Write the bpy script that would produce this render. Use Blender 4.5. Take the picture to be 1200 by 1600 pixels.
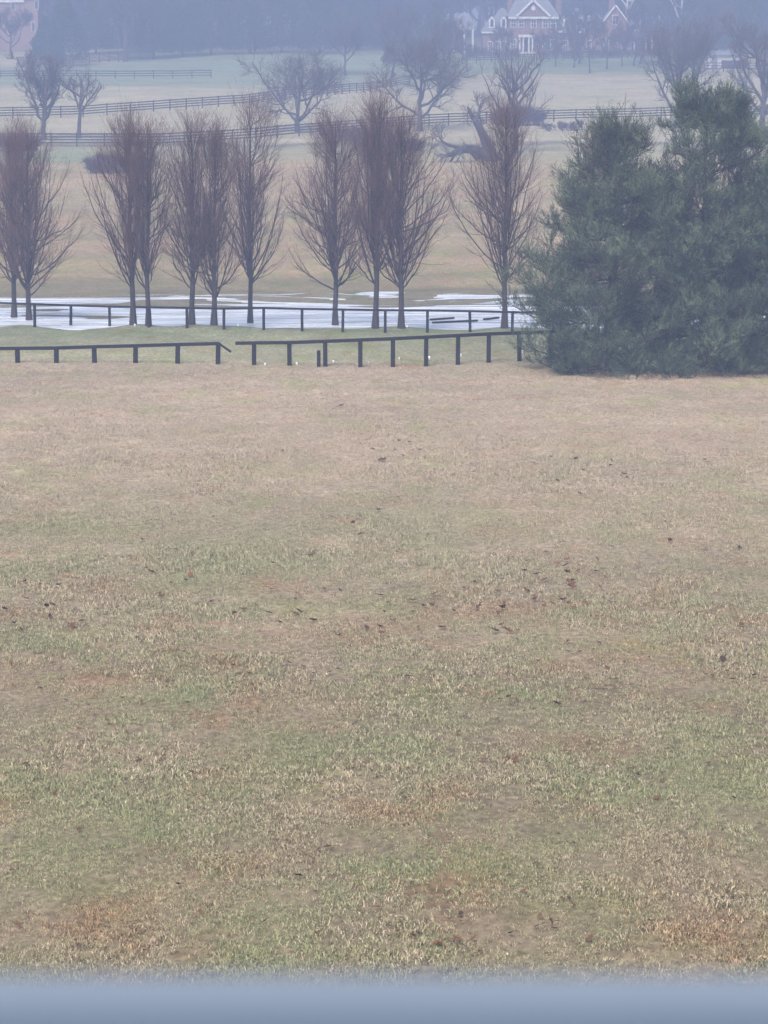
import bpy, math, random
import numpy as np
from mathutils import Vector
R = math.radians
for o in list(bpy.data.objects): bpy.data.objects.remove(o)
sc = bpy.context.scene
C = sc.collection

# ------------------------------------------------------------------ camera
CAMZ = 9.5; FPX = 4000.0; PITCH = math.atan(561/4000.0)
cam_d = bpy.data.cameras.new('camera'); cam = bpy.data.objects.new('camera', cam_d); C.objects.link(cam)
cam.location = (0, 0, CAMZ); cam.rotation_euler = (R(90)-PITCH, 0, 0)
cam_d.sensor_fit = 'VERTICAL'; cam_d.sensor_height = 24; cam_d.lens = 24*FPX/1600
cam_d.clip_start = 0.05; cam_d.clip_end = 6000
cam_d.dof.use_dof = True; cam_d.dof.focus_distance = 110; cam_d.dof.aperture_fstop = 7.0
sc.camera = cam
sc.render.resolution_x = 768; sc.render.resolution_y = 1024

# ------------------------------------------------------------------ light
w = bpy.data.worlds.new('World'); sc.world = w; w.use_nodes = True
nt = w.node_tree; nt.nodes.clear()
SUN_EL, SUN_AZ = R(48), R(200)
sky = nt.nodes.new('ShaderNodeTexSky'); sky.sky_type = 'NISHITA'; sky.sun_disc = False
sky.sun_elevation = SUN_EL; sky.sun_rotation = SUN_AZ; sky.air_density = 1.0; sky.dust_density = 3.5; sky.ozone_density = 1.0
bg = nt.nodes.new('ShaderNodeBackground'); bg.inputs[1].default_value = 0.12
hs = nt.nodes.new('ShaderNodeHueSaturation'); hs.inputs['Saturation'].default_value = 0.85
out = nt.nodes.new('ShaderNodeOutputWorld')
nt.links.new(sky.outputs[0], hs.inputs['Color']); nt.links.new(hs.outputs[0], bg.inputs[0]); nt.links.new(bg.outputs[0], out.inputs[0])
sl = bpy.data.lights.new('sun', 'SUN'); sl.energy = 1.5; sl.angle = R(25); sl.color = (1, 0.95, 0.88)
so = bpy.data.objects.new('sun', sl); C.objects.link(so)
# sun_rotation is measured clockwise from +Y
sd = Vector((math.sin(SUN_AZ)*math.cos(SUN_EL), math.cos(SUN_AZ)*math.cos(SUN_EL), math.sin(SUN_EL)))
so.rotation_euler = sd.to_track_quat('Z', 'Y').to_euler()
sc.view_settings.view_transform = 'Standard'; sc.view_settings.look = 'None'
sc.view_settings.gamma = 1; sc.view_settings.exposure = 1.38
HAZE = 0.00225

# ------------------------------------------------------------------ helpers
def tag(o, label=None, cat=None, group=None, kind=None):
    if label: o['label'] = label
    if cat: o['category'] = cat
    if group: o['group'] = group
    if kind: o['kind'] = kind
    return o
def empty(name, loc, rz=0):
    o = bpy.data.objects.new(name, None); C.objects.link(o); o.location = loc; o.rotation_euler = (0, 0, rz)
    o.empty_display_size = 0.3
    return o
def link(name, me, mat=None, parent=None):
    o = bpy.data.objects.new(name, me); C.objects.link(o)
    if mat: me.materials.append(mat)
    if parent: o.parent = parent
    return o
def np_mesh(name, V, F4=None, F3=None, smooth=False):
    me = bpy.data.meshes.new(name)
    V = np.asarray(V, np.float32)
    n4 = 0 if F4 is None else len(F4); n3 = 0 if F3 is None else len(F3)
    me.vertices.add(len(V)); me.vertices.foreach_set('co', V.ravel())
    idx = []
    if n4: idx.append(np.asarray(F4, np.int32).ravel())
    if n3: idx.append(np.asarray(F3, np.int32).ravel())
    idx = np.concatenate(idx)
    me.loops.add(len(idx)); me.loops.foreach_set('vertex_index', idx)
    me.polygons.add(n4+n3)
    st = np.concatenate([np.arange(n4)*4, n4*4+np.arange(n3)*3]).astype(np.int32)
    me.polygons.foreach_set('loop_start', st)
    me.polygons.foreach_set('loop_total', np.concatenate([np.full(n4, 4), np.full(n3, 3)]).astype(np.int32))
    me.update(calc_edges=True)
    if smooth: me.polygons.foreach_set('use_smooth', np.ones(n4+n3, bool))
    return me
class MB:
    def __init__(s): s.v = []; s.f = []
    def poly(s, pts, faces):
        b = len(s.v); s.v += [tuple(p) for p in pts]; s.f += [tuple(b+i for i in f) for f in faces]; return s
    def box(s, x0, x1, y0, y1, z0, z1):
        return s.poly([(x0,y0,z0),(x1,y0,z0),(x1,y1,z0),(x0,y1,z0),(x0,y0,z1),(x1,y0,z1),(x1,y1,z1),(x0,y1,z1)],
            [(0,3,2,1),(4,5,6,7),(0,1,5,4),(1,2,6,5),(2,3,7,6),(3,0,4,7)])
    def bar(s, a, b, wd, h, up=(0,0,1)):
        a = Vector(a); b = Vector(b); d = (b-a).normalized(); u = Vector(up)
        sd_ = d.cross(u)
        if sd_.length < 1e-4: sd_ = Vector((1,0,0))
        sd_.normalize(); u = sd_.cross(d).normalized()
        p = []
        for c in (a, b):
            for (i, j) in ((-1,-1),(1,-1),(1,1),(-1,1)): p.append(c+sd_*i*wd/2+u*j*h/2)
        return s.poly(p, [(0,3,2,1),(4,5,6,7),(0,1,5,4),(1,2,6,5),(2,3,7,6),(3,0,4,7)])
    def prism(s, pts, y0, y1):      # outline in xz, extruded along y
        n = len(pts)
        v = [(x,y0,z) for x,z in pts]+[(x,y1,z) for x,z in pts]
        return s.poly(v, [tuple(range(n)), tuple(range(2*n-1, n-1, -1))]+[(i, n+i, n+(i+1)%n, (i+1)%n) for i in range(n)])
    def build(s, name, mat, parent=None, bevel=0):
        me = bpy.data.meshes.new(name); me.from_pydata(s.v, [], s.f)
        o = link(name, me, mat, parent)
        if bevel:
            m = o.modifiers.new('bevel', 'BEVEL'); m.width = bevel; m.segments = 2
        return o

# value noise for python-side terrain
def hash2(ix, iy, seed):
    n = (ix.astype(np.int64)*374761393 + iy.astype(np.int64)*668265263 + seed*1442695041) & 0x7fffffff
    n = ((n ^ (n >> 13))*1274126177) & 0x7fffffff
    return ((n ^ (n >> 16)) & 0xffff)/65535.0
def vnoise(x, y, seed=0):
    x = np.asarray(x, float); y = np.asarray(y, float)
    ix = np.floor(x); iy = np.floor(y); fx = x-ix; fy = y-iy
    fx = fx*fx*(3-2*fx); fy = fy*fy*(3-2*fy)
    a = hash2(ix, iy, seed); b = hash2(ix+1, iy, seed); c = hash2(ix, iy+1, seed); d = hash2(ix+1, iy+1, seed)
    return (a*(1-fx)+b*fx)*(1-fy)+(c*(1-fx)+d*fx)*fy
def fbm(x, y, seed=0, o=3):
    s = 0; a = 0.5
    for i in range(o): s = s+a*vnoise(np.asarray(x)*2**i, np.asarray(y)*2**i, seed+i*7); a *= .5
    return s/(1-.5**o)
def sstep(a, b, x):
    t = np.clip((np.asarray(x, float)-a)/(b-a), 0, 1); return t*t*(3-2*t)

# ------------------------------------------------------------------ rays and terrain
cp, sp = math.cos(PITCH), math.sin(PITCH)
def ray(px, py):
    u = (px-600)/FPX; v = (800-py)/FPX
    return Vector((u, cp+sp*v, -sp+cp*v))
def zrow(Y, py):
    d = ray(600, py); return CAMZ+d.z/d.y*Y
def at(px, py, Y):
    d = ray(px, py); t = Y/d.y; return Vector((d.x*t, Y, CAMZ+d.z*t))
def mpp(Y): return Y/FPX          # metres per photo pixel at distance Y
WL = 0.40
prof = [(-60,0),(0,0),(105,0),(113,zrow(113,573)),(120,.44),(131,zrow(131,514)),(135,.33),(160,.34),(168,.44),(172,zrow(172,452)),
        (200,zrow(200,385)),(235,zrow(235,312)),(270,zrow(270,252)),(300,zrow(300,226)),(360,zrow(360,168)),(450,zrow(450,123)),
        (520,zrow(520,87)),(560,zrow(560,72)),(620,zrow(620,52)),(750,46),(1000,56),(2500,60)]
_py = np.arange(-60, 2500, .5)
_pz = np.interp(_py, [a for a,b in prof], [b for a,b in prof])
for win, lo, hi in ((8,100,132),(24,172,560),(60,560,2400)):
    k = np.ones(win)/win; s_ = np.convolve(_pz, k, 'same'); m = (_py>lo+win/4)&(_py<hi-win/4); _pz = np.where(m, s_, _pz)
PUD = [(-7.8,127.2,2.6,.35),(-10.5,126.1,1.2,.2),(-6.0,125.6,1.3,.2),(3.2,123.2,1.6,.3),(-15,131,1.6,.5),(-9.7,129.6,2.4,.5)]
def hgt(x, y):
    x = np.asarray(x, float); y = np.asarray(y, float)
    z = np.interp(y, _py, _pz)
    z = z+(fbm(x/9, y/9, 3)-.5)*.10*sstep(20,40,y)*(1-sstep(100,130,y))
    y_ = y; y = y+(fbm(x/4, y/9, 13)-.5)*5*np.exp(-((y-132)/6.0)**2)+(fbm(x/9,y/9,14)-.5)*14*sstep(150,160,y)*(1-sstep(172,180,y)); z = np.where((y_>124)&(y_<180), np.interp(y, _py, _pz)+(z-np.interp(y_, _py, _pz)), z)
    pond = sstep(130.5,134,y)*(1-sstep(162,171,y))
    rise = sstep(138,164,y)
    z = z+pond*((fbm(x/6.5+7, y/2.3, 11, 3)-.5)*(.32+.14*rise)+.125*rise-.06)
    z = z+.14*np.exp(-(((x+16)/2.0)**2+((y-143)/1.6)**2))
    y = y_
    for tp in (22,46,208,232,300,334,391,524,586,627,788): z = z+.13*np.exp(-(((x-(tp-600)*.0328)/1.1)**2+((y-132)/1.3)**2))
    for (a,b,c,d) in PUD: z = z-.16*np.exp(-(((x-a)/c)**2+((y-b)/d)**2))
    hill = sstep(175,260,y)
    z = z+hill*((fbm(x/45, y/45, 21)-.5)*2.0*sstep(200,600,y)+(fbm(x/9, y/9, 5)-.5)*.25)
    return z
def gnd(px, py, y0=26, y1=900):
    """the terrain point seen at a photograph pixel"""
    d = ray(px, py); Y = np.arange(y0, y1, .1); X = d.x/d.y*Y; Z = CAMZ+d.z/d.y*Y
    h = hgt(X, Y); k = np.argmax(h >= Z)
    if h[k] < Z[k]: k = len(Y)-1
    return Vector((X[k], Y[k], h[k]))
def gz(x, y): return float(hgt(x, y))

# ------------------------------------------------------------------ materials
def nmat(name, rough=.8, spec=.3):
    m = bpy.data.materials.new(name); m.use_nodes = True; t = m.node_tree
    b = t.nodes['Principled BSDF']; b.inputs['Roughness'].default_value = rough
    b.inputs['Specular IOR Level'].default_value = spec
    return m, t, b
def pmat(name, c1, c2=None, scale=5, rough=.8, spec=.3, bump=0, detail=4, stretch=(1,1,1), coords='Object'):
    m, t, b = nmat(name, rough, spec)
    tc = t.nodes.new('ShaderNodeTexCoord'); mp = t.nodes.new('ShaderNodeMapping'); mp.inputs['Scale'].default_value = stretch
    nz = t.nodes.new('ShaderNodeTexNoise'); nz.inputs['Scale'].default_value = scale; nz.inputs['Detail'].default_value = detail
    t.links.new(tc.outputs[coords], mp.inputs[0]); t.links.new(mp.outputs[0], nz.inputs['Vector'])
    cr = t.nodes.new('ShaderNodeValToRGB'); e = cr.color_ramp.elements
    e[0].position = .32; e[1].position = .68; e[0].color = (*c1, 1); e[1].color = (*(c2 or c1), 1)
    t.links.new(nz.outputs['Fac'], cr.inputs[0]); t.links.new(cr.outputs[0], b.inputs['Base Color'])
    if bump:
        bp = t.nodes.new('ShaderNodeBump'); bp.inputs['Strength'].default_value = bump; bp.inputs['Distance'].default_value = .02
        t.links.new(nz.outputs['Fac'], bp.inputs['Height']); t.links.new(bp.outputs[0], b.inputs['Normal'])
    return m
def brickmat(name, a, b_, mortar):
    m, t, b = nmat(name, .9, .2)
    tc = t.nodes.new('ShaderNodeTexCoord'); sx = t.nodes.new('ShaderNodeSeparateXYZ'); cx = t.nodes.new('ShaderNodeCombineXYZ')
    ad = t.nodes.new('ShaderNodeMath'); ad.operation = 'ADD'
    t.links.new(tc.outputs['Object'], sx.inputs[0]); t.links.new(sx.outputs[0], ad.inputs[0]); t.links.new(sx.outputs[1], ad.inputs[1])
    t.links.new(ad.outputs[0], cx.inputs[0]); t.links.new(sx.outputs[2], cx.inputs[1])
    br = t.nodes.new('ShaderNodeTexBrick'); br.inputs['Scale'].default_value = 4; br.inputs['Color1'].default_value = (*a,1)
    br.inputs['Color2'].default_value = (*b_,1); br.inputs['Mortar'].default_value = (*mortar,1)
    t.links.new(cx.outputs[0], br.inputs['Vector']); t.links.new(br.outputs[0], b.inputs['Base Color'])
    return m
M = {}
M['black_wood'] = pmat('black painted board', (.008,.007,.008), (.024,.021,.022), 9, .85, .1, .3, stretch=(.3,1,3))
M['fence_wood'] = pmat('weathered dark board', (.03,.028,.03), (.07,.065,.065), 6, .85, .15, stretch=(.3,1,3))
M['bark'] = pmat('bare bark', (.030,.025,.026), (.060,.050,.050), 6, .9, .15, .4, stretch=(1,1,.3))
M['twig'] = pmat('reddish twigs', (.105,.060,.056), (.17,.10,.092), 1.5, .85, .15)
M['field_bark'] = pmat('grey bark', (.055,.048,.048), (.10,.09,.085), 5, .9, .15)
M['field_twig'] = pmat('grey twigs', (.085,.075,.078), (.13,.11,.11), 1.2, .9, .1)
M['white_bark'] = pmat('pale mottled sycamore bark', (.45,.43,.38), (.75,.73,.68), 1.2, .8, .2)
M['pine_bark'] = pmat('pine bark', (.05,.038,.030), (.10,.078,.06), 5, .95, .1, .5)
M['bush_twig'] = pmat('purple brush twigs', (.065,.042,.050), (.115,.078,.085), 1.0, .9, .1)
M['brick'] = brickmat('red brick', (.22,.12,.105), (.18,.10,.09), (.27,.23,.21))  # brick greyed, putting some of the distance haze into its colour
M['brick_pink'] = brickmat('light red brick', (.30,.19,.165), (.26,.16,.14), (.33,.28,.26))
M['white'] = pmat('haze dulled white trim paint', (.58,.58,.57), (.68,.68,.67), 3, .6, .3)  # white dulled so the far trim fades as if in thicker haze
M['slate'] = pmat('grey slate roof', (.14,.15,.17), (.23,.24,.26), 2.5, .7, .3, .3, stretch=(.6,1,3))
M['pane'] = pmat('dark window pane', (.03,.035,.045), (.06,.065,.08), 1, .12, .6)
M['door'] = pmat('dark door', (.05,.03,.03), (.07,.045,.04), 3, .5)
M['wall_pale'] = pmat('pale render', (.55,.54,.50), (.63,.62,.58), 1.5, .8)
M['marker'] = pmat('white plastic', (.78,.78,.78), (.86,.86,.85), 5, .5)

def pinemat():
    m, t, b = nmat('pine needles', .6, .25)
    g = t.nodes.new('ShaderNodeNewGeometry')
    n1 = t.nodes.new('ShaderNodeTexNoise'); n1.inputs['Scale'].default_value = .9; n1.inputs['Detail'].default_value = 5
    t.links.new(g.outputs['Position'], n1.inputs['Vector'])
    cr = t.nodes.new('ShaderNodeValToRGB'); e = cr.color_ramp.elements
    e[0].position = .36; e[0].color = (.018,.040,.028,1); e[1].position = .64; e[1].color = (.18,.235,.125,1)
    e2 = cr.color_ramp.elements.new(.5); e2.color = (.048,.088,.054,1)
    mx = t.nodes.new('ShaderNodeMath'); mx.operation = 'MULTIPLY_ADD'; mx.inputs[1].default_value = .35; 
    t.links.new(g.outputs['Random Per Island'], mx.inputs[0])
    sb = t.nodes.new('ShaderNodeMath'); sb.operation = 'SUBTRACT'; sb.inputs[1].default_value = .17
    t.links.new(n1.outputs['Fac'], sb.inputs[0]); t.links.new(sb.outputs[0], mx.inputs[2])
    t.links.new(mx.outputs[0], cr.inputs[0]); t.links.new(cr.outputs[0], b.inputs['Base Color'])
    return m
M['needles'] = pinemat()
M['far_needles'] = pmat('far evergreen', (.03,.055,.04), (.055,.09,.06), .5, .8, .1)

# ------------------------------------------------------------------ GROUND
GREEN = [(120,1285,190,60,1),(60,830,120,35,.8),(350,870,200,45,.9),(400,1425,110,45,.6),(1085,1180,90,50,1),(1195,1250,80,55,1),(985,1235,90,50,.6),
         (620,820,200,35,.8),(275,1085,60,30,1),(900,735,110,9,.9),(640,1365,110,40,.7),(540,1180,100,40,.4),(820,1110,90,30,.6),(1150,810,80,20,.6),(150,790,120,20,.6),(30,1390,90,40,.5),(860,1330,130,30,.5)]
RUST = [(1110,1440,170,50,1),(710,1440,130,45,.9),(285,1390,130,30,.9),(200,1045,190,35,.7),(35,1055,80,35,.8),(900,965,240,30,.8),(640,965,150,22,.8),(450,1085,100,25,.6),(1000,690,320,18,.5),(340,1010,70,25,.7),(1000,1050,130,30,.7),(560,1290,150,25,.4),(100,1450,160,30,.6)]
def patches(x, y):
    x = np.asarray(x, float); y = np.maximum(np.asarray(y, float), 15)
    dx = (fbm(x/1.3, y/2, 91)-.5); dy = (fbm(x/1.3, y/2, 92)-.5)
    dz = -CAMZ; dep = y*cp-dz*sp*1.0; px = 600+FPX*x/dep+dx*260; py = 800-FPX*(y*sp+dz*cp)/dep+dy*110
    f = lambda L: np.clip(sum(a*np.exp(-((px-u)/rx)**2-((py-v)/ry)**2) for u,v,rx,ry,a in L), 0, 1)*(y < 112)
    return f(GREEN), f(RUST)
def field_rgb(x, y):
    """the real colour of each field's grass (linear)"""
    x = np.asarray(x, float); y = np.asarray(y, float)
    c = np.zeros(x.shape+(3,))
    pts = [(0,(.22,.185,.13)),(42,(.245,.20,.14)),(72,(.375,.305,.23)),(112,(.39,.315,.24)),(116,(.30,.285,.19)),(131,(.20,.22,.14)),
           (134,(.13,.13,.10)),(160,(.20,.18,.125)),(170,(.21,.18,.11)),(180,(.31,.245,.145)),(230,(.36,.285,.18)),(268,(.36,.29,.18)),(276,(.34,.31,.19)),(296,(.36,.33,.22)),
           (301,(.16,.15,.10)),(306,(.40,.36,.26)),(330,(.42,.38,.27)),(430,(.42,.375,.27)),(455,(.40,.36,.24)),  # first stop: dark band of weeds and painted ground shade below the hill fence
           (462,(.22,.26,.16)),(515,(.23,.27,.17)),(535,(.16,.18,.11)),(600,(.14,.12,.08)),(2500,(.12,.10,.07))]
    Y = [p[0] for p in pts]
    yy = y+(fbm(x/8, y/8, 41)-.5)*np.where(y > 170, 14, 3)
    for i in range(3): c[..., i] = np.interp(yy, Y, [p[1][i] for p in pts])
    # green paddock at the left of the hill foot, green strip between straw fields, bare straw patches
    def blend(m, col):
        for i in range(3): c[..., i] = c[..., i]*(1-m)+col[i]*m
    px = 600+x/np.maximum(y,1)*FPX
    blend(sstep(266,274,yy)*(1-sstep(288,296,yy))*(1-sstep(150,210,px))*.6*(y<300), (.19,.26,.15))
    blend(sstep(410,425,yy)*(1-sstep(500,520,yy))*(1-sstep(650,760,px))*.85, (.24,.29,.20))
    blend(sstep(486,500,yy)*(1-sstep(535,545,yy))*(1-sstep(170,200,px))*.9, (.44,.38,.27))
    blend(sstep(460,470,yy)*(1-sstep(505,515,yy))*sstep(1060,1090,px)*.8, (.44,.36,.26))
    blend(sstep(.50,.72,fbm(x/5, y/2.5, 61))*.5*sstep(173,180,y)*(1-sstep(225,250,y)), (.20,.20,.09))
    blend(sstep(.48,.70,fbm(x/14, y/6, 67))*.5*sstep(176,190,y)*(1-sstep(250,270,y)), (.38,.26,.17))
    pg, pr_ = patches(x, y)
    blend(pg*.45, (.20,.21,.11)); blend(pr_*.4, (.28,.19,.13))
    return np.clip(c, 0, 1)
xs = np.concatenate([-np.geomspace(36,1500,50)[::-1], np.arange(-35.5,35.6,.6), np.geomspace(36,1500,50)])
ys = np.concatenate([np.arange(-60,20,8), np.arange(20,118,1.0), np.arange(118,175,.35), np.arange(175,330,1.2), np.arange(330,620,2.5), np.geomspace(622,2480,50)])
X, Y = np.meshgrid(xs, ys); Z = hgt(X, Y)
nx, ny = len(xs), len(ys)
I = np.arange(nx*ny).reshape(ny, nx)
F = np.stack([I[:-1,:-1], I[:-1,1:], I[1:,1:], I[1:,:-1]], -1).reshape(-1,4)
me = np_mesh('ground', np.stack([X,Y,Z],-1).reshape(-1,3), F, smooth=True)
ca = me.color_attributes.new('field', 'FLOAT_COLOR', 'POINT')
fc = field_rgb(X, Y).reshape(-1,3); ca.data.foreach_set('color', np.concatenate([fc, np.ones((len(fc),1))],1).astype(np.float32).ravel())
def patch_nodes(t):
    """patchy lawn colour multipliers driven by world position: returns a colour socket"""
    g = t.nodes.new('ShaderNodeNewGeometry')
    def noise(scale, detail=4, rough=.55, st=(1,1,1), loc=(0,0,0)):
        mp = t.nodes.new('ShaderNodeMapping'); mp.inputs['Scale'].default_value = st; mp.inputs['Location'].default_value = loc
        n = t.nodes.new('ShaderNodeTexNoise'); n.inputs['Scale'].default_value = scale; n.inputs['Detail'].default_value = detail; n.inputs['Roughness'].default_value = rough
        t.links.new(g.outputs['Position'], mp.inputs[0]); t.links.new(mp.outputs[0], n.inputs['Vector']); return n.outputs['Fac']
    def ramp(s, a, b, c0=(0,0,0,1), c1=(1,1,1,1)):
        r = t.nodes.new('ShaderNodeValToRGB'); e = r.color_ramp.elements; e[0].position = a; e[1].position = b; e[0].color = c0; e[1].color = c1
        t.links.new(s, r.inputs[0]); return r.outputs[0]
    def mix(f, a, b, mode='MIX'):
        m = t.nodes.new('ShaderNodeMix'); m.data_type = 'RGBA'; m.blend_type = mode
        if isinstance(f, float): m.inputs[0].default_value = f
        else: t.links.new(f, m.inputs[0])
        for s, v in ((m.inputs[6], a), (m.inputs[7], b)):
            if isinstance(v, tuple): s.default_value = v
            else: t.links.new(v, s)
        return m.outputs[2]
    return noise, ramp, mix
def groundmat():
    m, t, b = nmat('winter grass ground', .95, .1)
    at_ = t.nodes.new('ShaderNodeAttribute'); at_.attribute_name = 'field'
    noise, ramp, mix = patch_nodes(t)
    c = at_.outputs['Color']
    g1 = ramp(noise(.35, 5, .6, (1,.5,1)), .50, .68)            # greener patches
    c = mix(g1, c, mix(1.0, c, (.80,.95,.66,1), 'MULTIPLY'))
    g2 = ramp(noise(.5, 5, .6, (1,.6,1), (40,9,0)), .54, .72)    # rusty dead patches
    c = mix(g2, c, mix(1.0, c, (1.0,.78,.68,1), 'MULTIPLY'))
    f1 = ramp(noise(7, 6, .7, (1,.6,1)), .3, .7, (.45,.44,.42,1), (1.45,1.43,1.38,1))
    c = mix(1.0, c, f1, 'MULTIPLY')
    f2 = ramp(noise(1.6, 5, .65, (1,.4,1), (3,3,3)), .3, .7, (.80,.80,.78,1), (1.14,1.13,1.12,1))
    c = mix(1.0, c, f2, 'MULTIPLY')
    c = mix(1.0, c, ramp(noise(.13, 6, .65, (.7,1,1), (9,3,3)), .3, .7, (.74,.76,.72,1), (1.22,1.20,1.17,1)), 'MULTIPLY')
    t.links.new(c, b.inputs['Base Color'])
    bp = t.nodes.new('ShaderNodeBump'); bp.inputs['Strength'].default_value = .6; bp.inputs['Distance'].default_value = .08
    t.links.new(noise(12, 6, .75), bp.inputs['Height']); t.links.new(bp.outputs[0], b.inputs['Normal'])
    return m
tag(link('ground', me, groundmat()), kind='structure')

# flood water in the hollow
def watermat():
    m, t, b = nmat('shallow flood water', .12, .5)
    b.inputs['IOR'].default_value = 1.33
    noise, ramp, mix = patch_nodes(t)
    bp = t.nodes.new('ShaderNodeBump'); bp.inputs['Strength'].default_value = .9; bp.inputs['Distance'].default_value = .05
    t.links.new(noise(3.0, 5, .6, (.6,1.6,1)), bp.inputs['Height']); t.links.new(bp.outputs[0], b.inputs['Normal'])
    t.links.new(ramp(noise(.45, 5, .6, (.35,1.3,1), (5,2,0)), .30, .60, (.30,.32,.32,1), (.74,.77,.82,1)), b.inputs['Base Color'])  # pale streaks in the base colour stand in for bright sky reflection
    r = ramp(noise(.5, 3, .5, (.3,1.2,1)), .35, .65, (.15,.15,.15,1), (.45,.45,.45,1))
    t.links.new(r, b.inputs['Roughness'])
    return m
wx = np.linspace(-90, 90, 61); wy = np.linspace(122, 174, 31); WX, WY = np.meshgrid(wx, wy)
I = np.arange(61*31).reshape(31,61); F = np.stack([I[:-1,:-1], I[:-1,1:], I[1:,1:], I[1:,:-1]], -1).reshape(-1,4)
tag(link('water', np_mesh('water', np.stack([WX,WY,np.full_like(WX,WL)],-1).reshape(-1,3), F, smooth=True), watermat()), kind='structure')

# ------------------------------------------------------------------ GRASS (stuff)
rng = np.random.default_rng(4)
def tuft_mesh(seed, n, h, wd, spread, lean):
    r = np.random.default_rng(seed); V = []; F4 = []; F3 = []
    for i in range(n):
        a = r.uniform(0, 2*math.pi); rr = spread*math.sqrt(r.uniform()); bx, by = rr*math.cos(a), rr*math.sin(a)
        d = r.uniform(0, 2*math.pi); L = .72*h*r.uniform(.4, 1.3); ln = L*r.uniform(.2, lean)
        dx, dy = math.cos(d), math.sin(d); f = r.uniform(0, 2*math.pi); sx, sy = math.cos(f)*wd*.52, math.sin(f)*wd*.52
        b = len(V)
        V += [(bx-sx,by-sy,-.01),(bx+sx,by+sy,-.01),(bx+dx*ln*.35+sx*.8,by+dy*ln*.35+sy*.8,L*.6),(bx+dx*ln*.35-sx*.8,by+dy*ln*.35-sy*.8,L*.6),
              (bx+dx*ln,by+dy*ln,L*(.95 if ln<L else .7))]
        F4.append((b,b+1,b+2,b+3)); F3.append((b+3,b+2,b+4))
    return np_mesh('tuft', V, F4, F3)
def grassmat():
    m, t, b = nmat('grass blades', .75, .2)
    noise, ramp, mix = patch_nodes(t)
    oi = t.nodes.new('ShaderNodeObjectInfo'); g = t.nodes.new('ShaderNodeNewGeometry')
    # per-blade and per-tuft random straw / tan / rust
    ad = t.nodes.new('ShaderNodeMath'); ad.operation = 'ADD'; t.links.new(oi.outputs['Random'], ad.inputs[0]); t.links.new(g.outputs['Random Per Island'], ad.inputs[1])
    fr = t.nodes.new('ShaderNodeMath'); fr.operation = 'FRACT'; t.links.new(ad.outputs[0], fr.inputs[0])
    dead = t.nodes.new('ShaderNodeValToRGB'); e = dead.color_ramp.elements; e[0].position = 0; e[0].color = (.07,.052,.036,1); e[1].position = 1; e[1].color = (.70,.60,.44,1)
    k = dead.color_ramp.elements.new(.35); k.color = (.30,.24,.152,1); k = dead.color_ramp.elements.new(.7); k.color = (.44,.365,.24,1)
    t.links.new(fr.outputs[0], dead.inputs[0])
    live = t.nodes.new('ShaderNodeValToRGB'); e = live.color_ramp.elements; e[0].position = 0; e[0].color = (.12,.135,.065,1); e[1].position = 1; e[1].color = (.44,.45,.25,1)
    t.links.new(fr.outputs[0], live.inputs[0])
    gp = noise(.42, 5, .62, (1,.55,1))
    s1 = t.nodes.new('ShaderNodeMath'); s1.operation = 'MULTIPLY_ADD'; s1.inputs[1].default_value = .30; t.links.new(oi.outputs['Random'], s1.inputs[0]); t.links.new(gp, s1.inputs[2])
    def inst(nm):
        a = t.nodes.new('ShaderNodeAttribute'); a.attribute_type = 'INSTANCER'; a.attribute_name = nm; return a.outputs['Fac']
    def mad(a, k, b):
        n = t.nodes.new('ShaderNodeMath'); n.operation = 'MULTIPLY_ADD'; t.links.new(a, n.inputs[0]); n.inputs[1].default_value = k; t.links.new(b, n.inputs[2]); return n.outputs[0]
    gf = ramp(mad(inst('gb'), .21, s1.outputs[0]), .54, .84)
    rp = ramp(mad(inst('rb'), .14, noise(.6, 5, .6, (1,.6,1), (40,9,0))), .52, .72)
    dd = mix(rp, dead.outputs[0], mix(1.0, dead.outputs[0], (.94,.76,.68,1), 'MULTIPLY'))
    col = mix(gf, dd, live.outputs[0])
    # paler, pinker straw toward the crest of the lawn
    sx = t.nodes.new('ShaderNodeSeparateXYZ'); t.links.new(g.outputs['Position'], sx.inputs[0])
    mr = t.nodes.new('ShaderNodeMapRange'); mr.inputs[1].default_value = 48; mr.inputs[2].default_value = 85; t.links.new(sx.outputs[1], mr.inputs[0])
    mu = t.nodes.new('ShaderNodeMath'); mu.operation = 'MULTIPLY'; mu.inputs[1].default_value = .7; t.links.new(mr.outputs[0], mu.inputs[0])
    col = mix(mu.outputs[0], col, (.48,.39,.30,1))
    t.links.new(col, b.inputs['Base Color'])
    tr = t.nodes.new('ShaderNodeBsdfTranslucent'); ms = t.nodes.new('ShaderNodeMixShader'); ms.inputs[0].default_value = .12
    t.links.new(col, tr.inputs[0]); t.links.new(b.outputs[0], ms.inputs[1]); t.links.new(tr.outputs[0], ms.inputs[2])
    t.links.new(ms.outputs[0], t.nodes['Material Output'].inputs[0])
    return m
gm = grassmat()
tc_ = bpy.data.collections.new('grass_sources')
for i, (n, h, wd, spd, ln) in enumerate([(16,.055,.008,.07,1.4),(14,.07,.008,.08,1.2),(22,.04,.009,.09,2.2),(18,.035,.010,.09,2.8),(10,.10,.008,.05,.9),(16,.05,.012,.08,2.6)]):
    tm = tuft_mesh(100+i, n, h, wd, spd, ln); tm.materials.append(gm)
    to = bpy.data.objects.new('tuft', tm); tc_.objects.link(to)
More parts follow.
